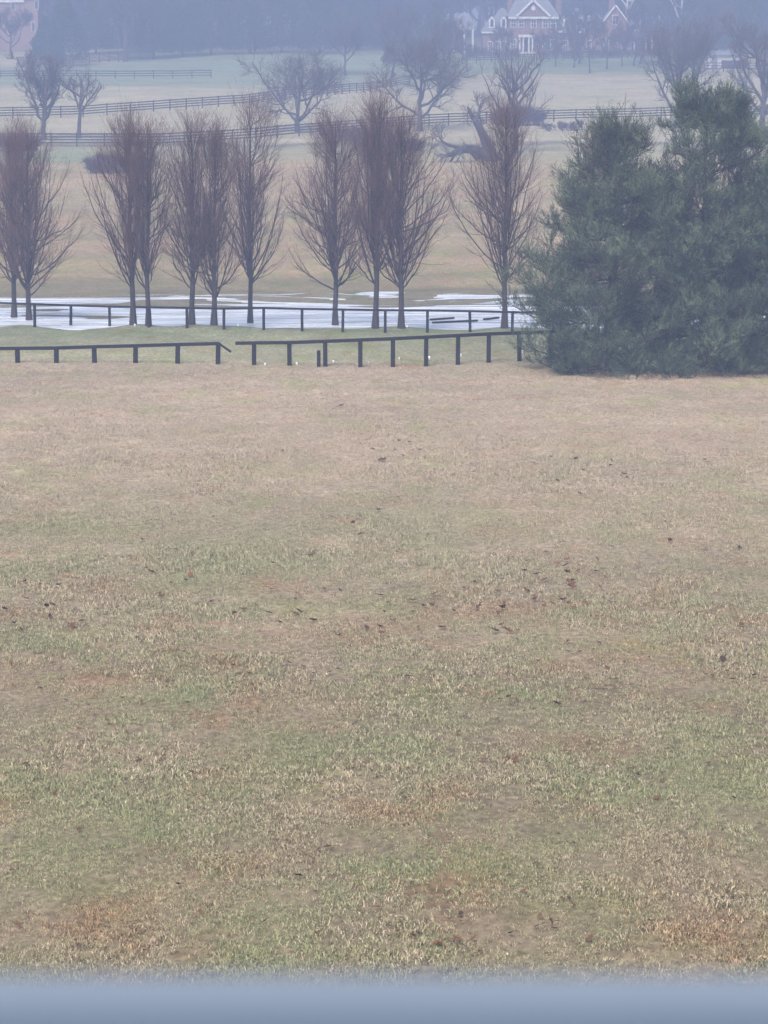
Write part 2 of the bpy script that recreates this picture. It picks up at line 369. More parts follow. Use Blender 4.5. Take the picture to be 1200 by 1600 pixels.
def scatter_pts():
    P = []; S = []
    for (y0, y1, dens, sc_) in ((24,38,170,1.0),(38,52,120,1.1),(52,70,70,1.3),(70,90,34,1.5),(90,114,13,1.5)):
        n = int((y1-y0)*((y0+y1)/2*.36+2)*dens)
        y = rng.uniform(y0, y1, n*2); hw = y*.17+1.5; x = rng.uniform(-1, 1, n*2)*(y1*.17+1.5)
        m = np.abs(x) < hw; x = x[m]; y = y[m]
        dn = fbm(x/.55, y/.8, 77); keep = rng.uniform(size=len(x)) < np.clip((dn-.25)*2.4,.12,1)
        x = x[keep]; y = y[keep]
        z = hgt(x, y); ok = ~((y > 118)&(z < WL+.02)); x, y, z = x[ok], y[ok], z[ok]
        P.append(np.stack([x,y,z],1)); S.append(sc_*rng.uniform(.6,1.3,len(x))*(.45+.6*fbm(x/.7,y/.9,31)+.5*sstep(.35,.7,fbm(x/2.2,y/3.5,33))))
    return np.concatenate(P), np.concatenate(S)
P, S = scatter_pts()
gme = bpy.data.meshes.new('grass'); gme.vertices.add(len(P)); gme.vertices.foreach_set('co', P.astype(np.float32).ravel())
a_ = gme.attributes.new('sc', 'FLOAT', 'POINT'); a_.data.foreach_set('value', S.astype(np.float32))
a_ = gme.attributes.new('rz', 'FLOAT', 'POINT'); a_.data.foreach_set('value', rng.uniform(0,6.28,len(P)).astype(np.float32))
_g, _r = patches(P[:,0], P[:,1])
for nm_, v_ in (('gb',_g),('rb',_r)): a_ = gme.attributes.new(nm_, 'FLOAT', 'POINT'); a_.data.foreach_set('value', v_.astype(np.float32))
go = link('grass', gme); tag(go, 'short straw and green winter grass covering the lawn', 'grass', kind='stuff')
ng = bpy.data.node_groups.new('grass', 'GeometryNodeTree')
ng.interface.new_socket('Geometry', in_out='INPUT', socket_type='NodeSocketGeometry'); ng.interface.new_socket('Geometry', in_out='OUTPUT', socket_type='NodeSocketGeometry')
N = ng.nodes.new; gi = N('NodeGroupInput'); goo = N('NodeGroupOutput'); ip = N('GeometryNodeInstanceOnPoints'); ci = N('GeometryNodeCollectionInfo')
ci.inputs['Collection'].default_value = tc_; ci.inputs['Separate Children'].default_value = True; ci.inputs['Reset Children'].default_value = True
m2p = N('GeometryNodeMeshToPoints')
na = N('GeometryNodeInputNamedAttribute'); na.data_type = 'FLOAT'; na.inputs[0].default_value = 'sc'
nb = N('GeometryNodeInputNamedAttribute'); nb.data_type = 'FLOAT'; nb.inputs[0].default_value = 'rz'
cx = N('ShaderNodeCombineXYZ'); ng.links.new(nb.outputs[0], cx.inputs[2])
ng.links.new(gi.outputs[0], m2p.inputs[0]); ng.links.new(m2p.outputs[0], ip.inputs['Points']); ng.links.new(ci.outputs[0], ip.inputs['Instance'])
ip.inputs['Pick Instance'].default_value = True
ng.links.new(cx.outputs[0], ip.inputs['Rotation']); ng.links.new(na.outputs[0], ip.inputs['Scale']); ng.links.new(ip.outputs[0], goo.inputs[0])
go.modifiers.new('grass', 'NODES').node_group = ng

# ------------------------------------------------------------------ DEAD LEAVES
def leafmat(name, a, b_):
    m = pmat(name, a, b_, 14, .8, .2); return m
LM = [leafmat('brown dead leaf', (.10,.052,.03), (.17,.085,.05)), leafmat('dark dead leaf', (.055,.034,.024), (.10,.06,.04)), leafmat('rust dead leaf', (.13,.06,.035), (.20,.105,.055))]
def leaf_mesh(seed, mat):
    r = random.Random(seed); n = 16; ring = []
    for i in range(n):
        a = 2*math.pi*i/n; lob = 1 if i % 2 == 0 else .55
        x = math.cos(a)*.075*(lob*.9+.2)*r.uniform(.85,1.1); y = math.sin(a)*.045*(lob+.1)*r.uniform(.85,1.1)
        ring.append((x, y, .022+5.0*y*y*(1 if r.random()<.9 else 2)+1.5*x*x+r.uniform(-.006,.01)))
    mb = MB(); mb.poly([(0,0,.016)]+ring, [(0,1+i,1+(i+1)%n) for i in range(n)])
    mb.bar((.075,0,.022),(.12,.01,.03),.004,.004)
    me = bpy.data.meshes.new('dead_leaf'); me.from_pydata(mb.v, [], mb.f); me.materials.append(mat); return me
LMESH = [leaf_mesh(i, LM[i % 3]) for i in range(9)]
named = [(805,1192,2,1.6,'rust orange dead leaf curled on the lawn at centre right, the brightest leaf'),
 (572,986,1,1.6,'large dark dead leaf lying mid lawn at the centre'),(1128,1035,1,1.7,'dark curled dead leaf lying near the right edge of the lawn'),
 (1107,1198,1,1.1,'small black dead leaf in green grass right of the rust leaf'),(40,1200,1,1.3,'dark dead leaf alone near the left edge of the lawn'),
 (467,1376,1,1.5,'flat dark dead leaf low on the lawn left of centre'),(1027,1252,0,1.4,'brown dead leaf standing upright in the lower right grass'),
 (123,1302,0,1.2,'brown dead leaf in the green patch at lower left'),(870,1105,1,1.3,'dark dead leaf in the grass right of centre'),
 (533,637,1,2.2,'lone dark leaf on the pale grass near the fence'),(597,722,1,2.2,'dark leaf on pale grass below the short post'),
 (1155,860,1,1.6,'dark leaf on the pale lawn far right'),(488,870,0,1.7,'brown leaf on the pale upper lawn left of centre')]
for (px,py,k,s,lab) in named:
    p = gnd(px, py); o = bpy.data.objects.new('dead_leaf', LMESH[k]); C.objects.link(o)
    o.location = p+Vector((0,0,.03)); o.scale = (s*(.75 if py > 1150 else 1),)*3; o.rotation_euler = (R(-25),R(10),hash(lab) % 5 if False else px*.7)
    tag(o, lab, 'leaf', 'dead leaves scattered on the lawn')
rr = random.Random(8)
clus = [(740,950),(900,955),(600,985),(330,1040),(950,1040),(1130,1050),(520,1050),(190,1110),(790,1090),(780,960),(70,960),(860,905),(700,1470),(1180,1430),(300,890),(430,950),(880,1440),(60,1060),(620,700),(900,740)]
for i in range(285):
    cxp, cyp = rr.choice(clus) if rr.random() < .8 else (rr.uniform(0,1200), rr.uniform(700,1500))
    px = cxp+rr.gauss(0,45); py = cyp+rr.gauss(0,22)
    if py > 1505 or py < 640: continue
    p = gnd(px, py); o = bpy.data.objects.new('dead_leaf', LMESH[rr.choice([0,3,6,0,3,6,0,3,6,2,5,1,4,7])]); C.objects.link(o)
    o.location = p+Vector((0,0,.035)); s = rr.uniform(.8,1.6)*(1 if py < 1000 else .6); o.scale = (s,s,s*1.3); o.rotation_euler = (rr.uniform(-.6,.6),rr.uniform(-.5,.5),rr.uniform(0,6.3))
    tag(o, 'small curled brown dead leaf lying in the short winter grass', 'leaf', 'small dead leaves scattered on the lawn')

# ------------------------------------------------------------------ WOOD FENCES near the water
def rail_fence(name, label, posts, rail, pw=.14, rw=.12, rh=.10, group=None, matl='black_wood', extra=None):
    """posts: (px, top row, base row); rail: (px,row) polyline sampled at the post distance"""
    G = [gnd(px, b, 60) for px, t_, b in posts]
    root = empty(name, G[0]); tag(root, label, 'fence', group); inv = -G[0]
    for i, ((px, t_, b), g) in enumerate(zip(posts, G)):
        top = at(px, t_, g.y); lean = random.Random(i*13+len(posts)).uniform(-.03,.03)
        mb = MB(); mb.bar(g+inv+Vector((lean,0,-.3)), Vector((top.x,top.y,top.z))+inv, pw, pw, up=(0,1,0))
        mb.build('post', M[matl], root, .012)
    ydist = lambda px: float(np.interp(px, [p[0] for p in posts], [g.y for g in G]))
    for a, b in zip(rail[:-1], rail[1:]):
        A = at(a[0], a[1], ydist(a[0])-.0)+inv; B = at(b[0], b[1], ydist(b[0])-.0)+inv
        dy = Vector((0,-(pw/2+rw/2-.03),0))
        MB().bar(A+dy, B+dy, rw, rh).build('rail', M[matl], root, .01)
    for (a, b) in (extra or []):
        A = at(a[0], a[1], ydist(a[0])-.05)+inv; B = at(b[0], b[1], ydist(b[0])-.05)+inv
        MB().bar(A, B, .04, .10).build('rail', M[matl], root, .01)
    return root
rail_fence('rail_fence', 'black one rail fence at the lawn edge, left section with a drooping broken rail end',
    [(-35,543,568),(27,543,567),(88,542,567),(147,540,567),(212,538,567),(278,536,568),(341,535,569)],
    [(-95,545),(-35,544.5),(27,544),(88,543.5),(147,541.5),(212,540),(278,538),(342,536.5)], pw=.2, rw=.1, rh=.15, group='rail fences by the flooded hollow',
    extra=[((341,536),(361,550))])
rail_fence('rail_fence', 'black one rail fence at the lawn edge, long right section reaching the pines',
    [(397,535,571),(452,535,571),(508,532,573),(563,530,573.5),(614,528,573.5),(666,525,572.5),(716,523.5,570),(764,520.5,567),(811,520,564),(860,518,562),(910,517,560)],
    [(368,536),(397,535.5),(452,535),(508,533),(563,531),(614,529),(666,526.5),(716,524),(764,521.5),(811,520),(860,518),(910,517)], pw=.19, rw=.1, rh=.15, group='rail fences by the flooded hollow')
g = gnd(498, 573, 60); t_ = empty('short_post', g); tag(t_, 'short dark post standing beside a taller post of the right hand fence', 'post')
MB().bar((0,0,-.3),(0,0,.70),.16,.16,up=(0,1,0)).build('post', M['black_wood'], t_, .015)
MB().bar((0,0,.70),(0,0,.72),.13,.13,up=(0,1,0)).build('cap', M['fence_wood'], t_, .004)
rail_fence('rail_fence', 'thin black rail fence along the near edge of the flood water beneath the bare trees',
    [(-70,472,505),(-8,472,505),(54,474,511),(111,476,511),(171,479,511),(232,479,512),(292,481,513),(350,482,515),(412,481,516),(472,482,518),(536,483,519),(602,485,520),(668,486,520),(734,485,519),(801,487,518),(865,488,516)],
    [(-70,473),(-8,473),(54,475),(111,477),(171,479),(232,480),(292,481),(350,482),(412,481),(472,482.5),(536,483.5),(602,484.5),(668,485),(734,486),(801,487.5),(865,489)],
    pw=.14, rw=.07, rh=.11, group='rail fences by the flooded hollow')
# fallen boards lying about in the water
for (a, b, lab) in (((672,505),(709,502.5),'upper of two loose dark boards lying over the flood water right of centre'),((676,511),(746,508),'long loose dark board lying low over the flood water against the fence'),
                    ((756,506),(779,500),'short dark board lying askew in the flood water beside the last bare tree'),((803,494),(852,491),'dark board over the flood water, half hidden by the pine')):
    A = gnd(*a, y0=60); B = gnd(*b, y0=60); B.z = max(B.z, WL)+.05; A.z = max(A.z, WL)+.05
    A = at(*a, A.y); B = at(*b, min(B.y, A.y+2)); A.z = max(A.z,WL+.06); B.z = max(B.z,WL+.06)
    mid = (A+B)/2; t_ = MB().bar(A-mid, B-mid, .12, .10).build('loose_board', M['black_wood'], None, .01); t_.location = mid
    tag(t_, lab, 'board', 'loose boards in the flood water')
# small white markers
mk = [(414,572,'leftmost of the row of tiny white markers in the grass, right of the fence gap'),(464,571,'tiny faint white marker just left of the short post'),(520,568,'tiny white marker just right of the short post'),
      (576,570,'tiny white marker right of the fourth post of the right fence'),(624,563,'tiny tilted white marker between the fifth and sixth posts of the right fence'),(671,562,'tiny white marker touching the sixth post of the right fence'),
      (720,558,'tiny white marker touching the seventh post of the right fence'),(816,552,'tiny white marker beside the last visible post near the pine'),
      (372,511,'tiny white marker by the far fence just left of the tall tree trunk'),(211,511,'tiny white marker at the foot of a bare tree behind the fence, left'),(548,513,'tiny white marker at the water edge beside a centre tree'),(636,513,'tiny white marker at the water edge beside the tree right of centre')]
for i,(px,py,lab) in enumerate(mk):
    p = gnd(px,py,60); rz = random.Random(i)
    mb = MB(); mb.bar((0,0,-.05),(rz.uniform(-.03,.03),0,.08),.03,.03,up=(0,1,0)); 
    mb.poly([(-.06,0,.06),(0,-.05,.06),(.06,0,.06),(0,.05,.06),(-.045,0,.15),(0,-.04,.15),(.045,0,.15),(0,.04,.15)],[(0,3,2,1),(4,5,6,7),(0,1,5,4),(1,2,6,5),(2,3,7,6),(3,0,4,7)])
    o = mb.build('white_marker', M['marker'], None, .01); o.location = p; o.rotation_euler = (0, rz.uniform(-.3,.3), rz.uniform(0,3)); tag(o, lab, 'marker', 'tiny white markers along the fences')

# ------------------------------------------------------------------ TREES
def tubes(P, Rd, sides):
    """P (n,k,3) paths, Rd (n,k) radii -> verts, quads"""
    n, k, _ = P.shape
    T = np.gradient(P, axis=1); T /= np.linalg.norm(T, axis=2, keepdims=True)+1e-9
    ref = np.where(np.abs(T[..., 2:3]) > .9, np.array([1.,0,0]), np.array([0,0,1.]))
    U = np.cross(T, ref); U /= np.linalg.norm(U, axis=2, keepdims=True)+1e-9
    W = np.cross(T, U)
    a = np.arange(sides)*2*math.pi/sides
    V = P[:,:,None,:]+Rd[:,:,None,None]*(np.cos(a)[None,None,:,None]*U[:,:,None,:]+np.sin(a)[None,None,:,None]*W[:,:,None,:])
    I = np.arange(n*k*sides).reshape(n,k,sides); J = np.roll(I, -1, axis=2)
    F = np.stack([I[:,:-1], J[:,:-1], J[:,1:], I[:,1:]], -1).reshape(-1,4)
    return V.reshape(-1,3), F
def tube_mesh(name, parts):
    Vs = []; Fs = []; b = 0
    for (P, Rd, s) in parts:
        v, f = tubes(P, Rd, s); Vs.append(v); Fs.append(f+b); b += len(v)
    return np_mesh(name, np.concatenate(Vs), np.concatenate(Fs), smooth=True)
def sample(P, t):
    k = P.shape[-2]; f = t*(k-1); i = np.clip(f.astype(int), 0, k-2); f = (f-i)[...,None]
    n = np.arange(P.shape[0])
    a = P[n,i]; b = P[n,i+1]; return a*(1-f)+b*f, b-a
def spawn(r, P, Rd, m, t0, t1, ang, L, up, k, rf, rend, wig=.03, Lscale=True, flat=0):
    n = len(P); idx = np.repeat(np.arange(n), m); PP = P[idx]; t = r.uniform(t0, t1, len(idx))
    pos, tan = sample(PP, t); rad = sample(Rd[idx][...,None], t)[0][:,0]
    tan /= np.linalg.norm(tan, axis=1, keepdims=True)+1e-9
    rv = r.normal(size=tan.shape); rv[:,2] *= (1-flat); rv -= (rv*tan).sum(1, keepdims=True)*tan; rv /= np.linalg.norm(rv, axis=1, keepdims=True)+1e-9
    a = ang*r.uniform(.6, 1.3, len(idx))[:,None]; d = tan*np.cos(a)+rv*np.sin(a)
    ln = L*r.uniform(.6,1.25,len(idx))
    if Lscale is True: ln = ln*(1.15-.75*t)
    s = np.linspace(0,1,k)[None,:,None]
    Q = pos[:,None]+d[:,None]*s*ln[:,None,None]
    Q[...,2] += (s[...,0]**1.8)*ln[:,None]*up
    Q[:,1:] += np.cumsum(r.normal(0, wig, (len(idx),k-1,3)), axis=1)*ln[:,None,None]
    r0 = np.minimum(rad*rf, rad*.9); r0 = np.maximum(r0, rend*1.3)
    RR = r0[:,None]*(1-s[0,:,0])[None]+rend*s[0,:,0][None]
    return Q, RR
def put_tree(name, loc, trunk, crown, mt, mc, label, cat='tree', group=None):
    root = empty(name, loc); tag(root, label, cat, group)
    link('trunk', tube_mesh('trunk', trunk), mt, root); link('crown', tube_mesh('crown', crown), mc, root)
    return root
def upright_tree(seed, H, W, r0, dens=1.0, lead=1, lo=.14, twl=.62, skew=0, ntop=0):
    r = np.random.default_rng(seed)
    k = 12; s = np.linspace(0,1,k)
    T = np.zeros((1,k,3)); T[0,:,2] = s*H*.96-.25*(s==0); T[0,1:-1,:2] = np.cumsum(r.normal(0,.035,(k-2,2)),0); T[0,-1,:2] = T[0,-2,:2]
    TR = (r0*(1-s)**.85+.014)[None]; TR[0,0] *= 1.5
    n1 = int(r.uniform(66,82)*dens)
    st = lo+(.88-lo)*r.uniform(0,1,n1)**1.15; st[:4] = lo+.02*np.arange(4)
    az = r.uniform(0,2*math.pi,n1)+np.arange(n1)*2.4
    base, _ = sample(np.repeat(T,n1,0), st/.96)
    reach = W*(1-st)**.9*r.uniform(.25,1.15,n1)*1.25
    reach = reach*np.where(st < lo+.07, .62, 1.0)
    rise = (H-base[:,2])*np.clip(r.uniform(.32,.90,n1)-.26*(reach/W), .18, .92)
    dirh = np.stack([np.cos(az), np.sin(az)*.9],1)
    kk = 9; s2 = np.linspace(0,1,kk)[None,:]
    P = np.zeros((n1,kk,3))
    out_ = reach[:,None]*(1.0-(1-s2)**1.45)
    P[...,0] = base[:,0:1]+dirh[:,0:1]*out_+skew*s2*s2*.3; P[...,1] = base[:,1:2]+dirh[:,1:2]*out_
    P[...,2] = base[:,2:3]+rise[:,None]*(s2**1.15)
    P[:,1:] += np.cumsum(r.normal(0,.045,(n1,kk-1,3)),1)
    pr = (r0*.33*(1-st)**.8)[:,None]*(1-s2)**.8+.007
    S2, R2 = spawn(r, P, pr, 8, .10, .95, .55, .30*H*.48, .30, 6, .5, .004, .04)
    S3, R3 = spawn(r, S2, R2, 5, .15, 1., .5, twl*.9, .22, 4, .6, .0023, .06, Lscale=False)
    S4, R4 = spawn(r, P, pr, 9, .3, 1., .5, twl*1.1, .2, 4, .5, .004, .05, Lscale=False)
    S5, R5 = spawn(r, T, TR, 22, .35, 1., .5, .9, .3, 5, .5, .004, .05)
    return [(T,TR,8),(P,pr,5)], [(S2,R2,3),(S3,R3,3),(S4,R4,3),(S5,R5,3)]
row = [ # px, base row, top row, crown half width px, dens, label
 (22,499,203,62,1.0,'bare upright tree at the left edge of the row, partly cut by the photo edge'),
 (46,503,212,68,1.0,'second bare tree from the left, its wide crown merged with the edge tree'),
 (208,507,196,62,1.0,'third bare tree from the left, fan of branches spreading left over the fence'),
 (232,509,206,46,.8,'fourth bare tree from the left, narrow, touching the fan shaped tree'),
 (300,507,196,52,1.0,'fifth bare tree from the left, slim and soft, joined to its right neighbour'),
 (334,508,208,50,.9,'sixth bare tree from the left, forked low with curved side branches'),
 (391,509,170,60,.95,'tall bare tree left of centre with thin tip above the hill fence'),
 (524,512,194,70,1.15,'bare tree at the centre with crisp fan of upward branches'),
 (586,513,163,54,1.2,'tallest bare tree with dense reddish top, just right of centre'),
 (627,513,185,78,1.15,'broad bare tree right of the tallest tree, branches spreading right'),
 (788,513,172,66,1.1,'last bare tree on the right, standing beside the large pine')]
for i,(px,b,tp,hw,dn,lab) in enumerate(row):
    g = gnd(px, b, 60); H = (b-tp)*mpp(g.y); W = hw*mpp(g.y)*1.36
    tr_, cr_ = upright_tree(500+i, H*1.04, W, .135*(1 if i not in (3,6) else .9), dn, lo=.17 if i not in (1,5) else .13)
    put_tree('bare_tree', g, tr_, cr_, M['bark'], M['twig'], lab, 'tree', 'bare trees in a row behind the fence')

def spread_tree(seed, H, W, r0, lo=.25, n1=7, dens=1.0, twig=1.0, up=.35, rend=.012):
    """old round-headed field tree or woodland tree"""
    r = np.random.default_rng(seed); k = 8; s = np.linspace(0,1,k)
    T = np.zeros((1,k,3)); T[0,:,2] = s*H*.75-.3*(s==0); T[0,1:,:2] = np.cumsum(r.normal(0,.012*H,(k-1,2)),0)
    TR = (r0*(1-s)**.7+.03)[None]; TR[0,0] *= 1.4
    kk = 8; s2 = np.linspace(0,1,kk)[None,:]
    st = np.sort(r.uniform(lo,.85,n1)); az = np.arange(n1)*2.4+r.uniform(0,1,n1)
    base, _ = sample(np.repeat(T,n1,0), st/1.0)
    reach = W*r.uniform(.65,1.05,n1)*(1-.45*(st-lo)); rise = (H*r.uniform(.70,1.0,n1)-base[:,2])*.85
    P = np.zeros((n1,kk,3)); o_ = reach[:,None]*s2**.85
    P[...,0] = base[:,0:1]+np.cos(az)[:,None]*o_; P[...,1] = base[:,1:2]+np.sin(az)[:,None]*o_; P[...,2] = base[:,2:3]+rise[:,None]*s2**1.25
    P[:,1:] += np.cumsum(r.normal(0,.012*H,(n1,kk-1,3)),1)
    pr = (r0*.55)*(1-s2)**.8*np.ones((n1,1))+.03
    S2, R2 = spawn(r, P, pr, int(9*dens), .2, .98, .8, W*.62, up*.5, 6, .6, .02, .06)
    S3, R3 = spawn(r, S2, R2, int(8*dens), .2, 1., .8, W*.30, up*.4, 4, .6, rend, .08)
    S4, R4 = spawn(r, S3, R3, int(7*twig), .1, 1., .7, W*.16, up*.3, 3, .6, rend*.6, .08, Lscale=False)
    return [(T,TR,7),(P,pr,6)], [(S2,R2,4),(S3,R3,3),(S4,R4,3)]
field = [ # px, base row, top row, half width px, label, kwargs
 (68,218,74,46,'hazy bare tree on the far hillside at the left, dark and upright',dict(lo=.2,n1=8,up=.9)),
 (123,216,98,38,'thin forked bare tree on the hillside right of the dark one',dict(lo=.3,n1=5,up=.8,dens=.7)),
 (465,206,84,74,'wide round headed bare tree on the hillside left of centre',dict(lo=.12,n1=9,up=.3)),
 (655,205,62,76,'large bare tree on the hillside right of centre behind the fence',dict(lo=.15,n1=9,up=.4,dens=1.1)),
 (805,240,84,58,'vase shaped bare tree behind the last tree of the row',dict(lo=.10,n1=11,up=1.3,dens=.6,twig=.45)),
 (1058,200,42,62,'purplish bare tree on the hill above the large pine',dict(lo=.12,n1=11,up=.9)),
 (1190,212,34,60,'purplish bare tree on the hill at the right edge',dict(lo=.12,n1=10,up=.8)),
 (800,150,20,0,None,None)]
for i,(px,b,tp,hw,lab,kw) in enumerate(field):
    if lab is None: continue
    g = gnd(px,b,176); H = (b-tp)*mpp(g.y); W = hw*mpp(g.y)
    tr_, cr_ = spread_tree(700+i, H, W, .026*H, **kw)
    put_tree('bare_tree', g, tr_, cr_, M['field_bark'], M['field_twig'], lab, 'tree', 'bare trees on the hillside')

# broken old tree: leaning trunk and a limb resting on the ground
g = gnd(771,252,176); root = empty('broken_tree', g); tag(root, 'broken old tree with leaning trunk and a fallen limb resting on the hillside', 'tree')
def pathpx(pts, rad, Y): return (np.array([[tuple(at(px,py,Y+dy)-g) for px,py,dy in pts]]), np.array([rad]))
def resamp(P, Rd, k=10):
    s = np.linspace(0,1,P.shape[1]); q = np.linspace(0,1,k)
    return np.stack([np.interp(q,s,P[0,:,i]) for i in range(3)],-1)[None], np.interp(q,s,Rd[0])[None]
Y0 = g.y
tk = resamp(*pathpx([(771,256,0),(766,236,0),(757,215,0),(748,198,0),(738,182,.3),(731,168,.6)],[.80,.68,.50,.38,.26,.12],Y0))
stub = resamp(*pathpx([(742,190,0),(748,176,0),(752,160,0)],[.22,.15,.05],Y0))
limb = resamp(*pathpx([(768,250,0),(752,238,0),(738,233,-.5),(722,233,-1),(706,241,-1.5),(699,243,-1.8)],[.55,.55,.50,.42,.32,.18],Y0))
l2 = resamp(*pathpx([(728,233,-1),(714,230,-1),(702,227,-1),(692,222,-1),(686,214,-1)],[.24,.20,.16,.12,.05],Y0))
l3 = resamp(*pathpx([(752,241,0),(745,248,-.5),(737,238,-.6),(728,234,-1)],[.24,.24,.22,.2],Y0))
l4 = resamp(*pathpx([(712,236,-1),(708,247,-1),(702,254,-1.2)],[.18,.14,.08],Y0))
link('trunk', tube_mesh('trunk', [(tk[0],tk[1],9)]), M['bark'], root)
link('fallen_limb', tube_mesh('fallen_limb', [(a[0],a[1],7) for a in (limb,l2,l3,l4)]), M['bark'], root)
r_ = np.random.default_rng(3)
AllP = np.concatenate([a[0] for a in (tk,stub,limb,l2)]); AllR = np.concatenate([a[1] for a in (tk,stub,limb,l2)])
b1 = spawn(r_, AllP, AllR, 7, .45, 1., .8, 2.6, .2, 5, .4, .02, .08); b2 = spawn(r_, *b1, 6, .2, 1., .7, 1.3, .1, 4, .6, .012, .1); b3 = spawn(r_, *b2, 6, .2, 1., .7, .7, 0, 3, .6, .008, .1)
link('crown', tube_mesh('crown', [(stub[0],stub[1],6),(b1[0],b1[1],4),(b2[0],b2[1],3),(b3[0],b3[1],3)]), M['field_twig'], root)

# bushes: masses of fine stems
def bush(px, b, wpx, hpx, name, lab, group=None, seed=0, n=60, y0=176, mat='bush_twig', depth=.5):
    g = gnd(px, b, y0); m = mpp(g.y); Wd = wpx*m/2; H = hpx*m; r = np.random.default_rng(seed); k = 6; s = np.linspace(0,1,k)[None,:,None]
    p0 = np.stack([r.uniform(-1,1,n)*Wd*.8, r.uniform(-1,1,n)*Wd*depth*.8, np.zeros(n)],1)
    for q in p0: q[2] = gz(g.x+q[0], g.y+q[1])-g.z-.1
    e = 1-.45*(np.abs(p0[:,0])/Wd)**2
    tip = p0+np.stack([r.normal(0,.22*H,n)+p0[:,0]*.25, r.normal(0,.22*H,n), H*e*r.uniform(.6,1.0,n)],1)
    P = p0[:,None]*(1-s)+tip[:,None]*s; P[:,1:-1] += r.normal(0,.03*H,(n,k-2,3)); Rd = np.full((n,1),.03)*np.linspace(1,.3,k)[None]
    a = spawn(r, P, Rd, 8, .15, 1., .7, .42*H, .2, 4, .7, .012, .08); c = spawn(r, *a, 7, .1, 1., .7, .2*H, .1, 3, .7, .010, .1, Lscale=False)
    root = empty(name, g); tag(root, lab, 'bush', group)
    link('stems', tube_mesh('stems', [(P,Rd,4)]), M['field_bark'], root); link('twigs', tube_mesh('twigs', [(a[0],a[1],3),(c[0],c[1],3)]), M[mat], root)
bush(185,270,100,28,'hedge_bush','low dark purple bush on the hillside behind the third and fourth bare trees',None,1,110)
bush(590,252,60,34,'brush_bush','purplish brush on the hill slope behind the tallest bare tree','brush along the hill fence',2,60)
bush(640,236,40,18,'brush_bush','grey purple brush on the slope between the tallest tree and the broken tree','brush along the hill fence',3,60)
bush(808,196,80,28,'brush_bush','reddish brush above the broken tree','brush along the hill fence',4,110)
bush(905,204,120,15,'brush_bush','long low brush under the hill fence left of the pine top','brush along the hill fence',5,60)
bush(560,222,120,22,'brush_bush','low brush at the foot of the hill fence at the centre','brush along the hill fence',8,80)
bush(1180,222,90,24,'brush_bush','low brush under the hill fence at the right edge','brush along the hill fence',9,60)
bush(15,236,100,26,'brush_bush','low brush by the hill fence at the left edge','brush along the hill fence',10,70)

# ------------------------------------------------------------------ hillside board fences
def board_fence(name, label, line, h=1.45, nb=4, group=None, step=3.0, dark='fence_wood', y0=176):
    G = [gnd(px,py,y0) for px,py in line]; root = empty(name, G[0]); tag(root, label, 'fence', group)
    pts = []
    for a, b in zip(G[:-1], G[1:]):
        n = max(1, int((Vector((b.x-a.x,b.y-a.y))).length/step))
        for i in range(n): q = a.lerp(b, i/n); pts.append((q.x,q.y,gz(q.x,q.y)))
    q = G[-1]; pts.append((q.x,q.y,gz(q.x,q.y))); pts = [Vector(p)-G[0] for p in pts]
    for p in pts: MB().bar(p+Vector((0,0,-.2)), p+Vector((0,0,h+.06)), .15, .15, up=(0,1,0)).build('post', M[dark], root)
    for j in range(nb):
        mb = MB(); zz = h-.08-j*(h-.2)/nb
        for a, b in zip(pts[:-1], pts[1:]): mb.bar(a+Vector((0,-.10,zz)), b+Vector((0,-.10,zz)), .04, .15)
        mb.build('board', M[dark], root)
gp = 'board fences on the hillside'
board_fence('board_fence','lowest dark board fence crossing the hillside above the row of bare trees',[(-60,229),(0,229),(120,229),(250,229),(400,220),(500,211),(640,200),(760,193),(900,189),(1000,187),(1130,184),(1260,182)],1.5,4,gp)
board_fence('board_fence','middle board fence slanting up the hillside from the left to the house',[(-60,188),(60,185),(130,183),(240,175),(390,164),(500,151),(620,137),(640,134)],1.5,4,gp)
board_fence('board_fence','upper pale board fence along the green strip at the left',[(-60,124),(30,123),(120,123),(240,123),(330,122)],1.4,3,gp)
board_fence('board_fence','board fence below the lawn of the brick mansion',[(722,98),(790,97),(880,95),(925,92),(1000,89),(1060,88)],1.4,3,gp)
board_fence('board_fence','dark plank fence around a paddock below the left house',[(28,106),(90,103),(140,100),(200,95),(240,93)],1.9,7,gp)
board_fence('board_fence','far board fence at the right below the shed',[(1100,112),(1160,112),(1260,112)],1.6,3,gp)

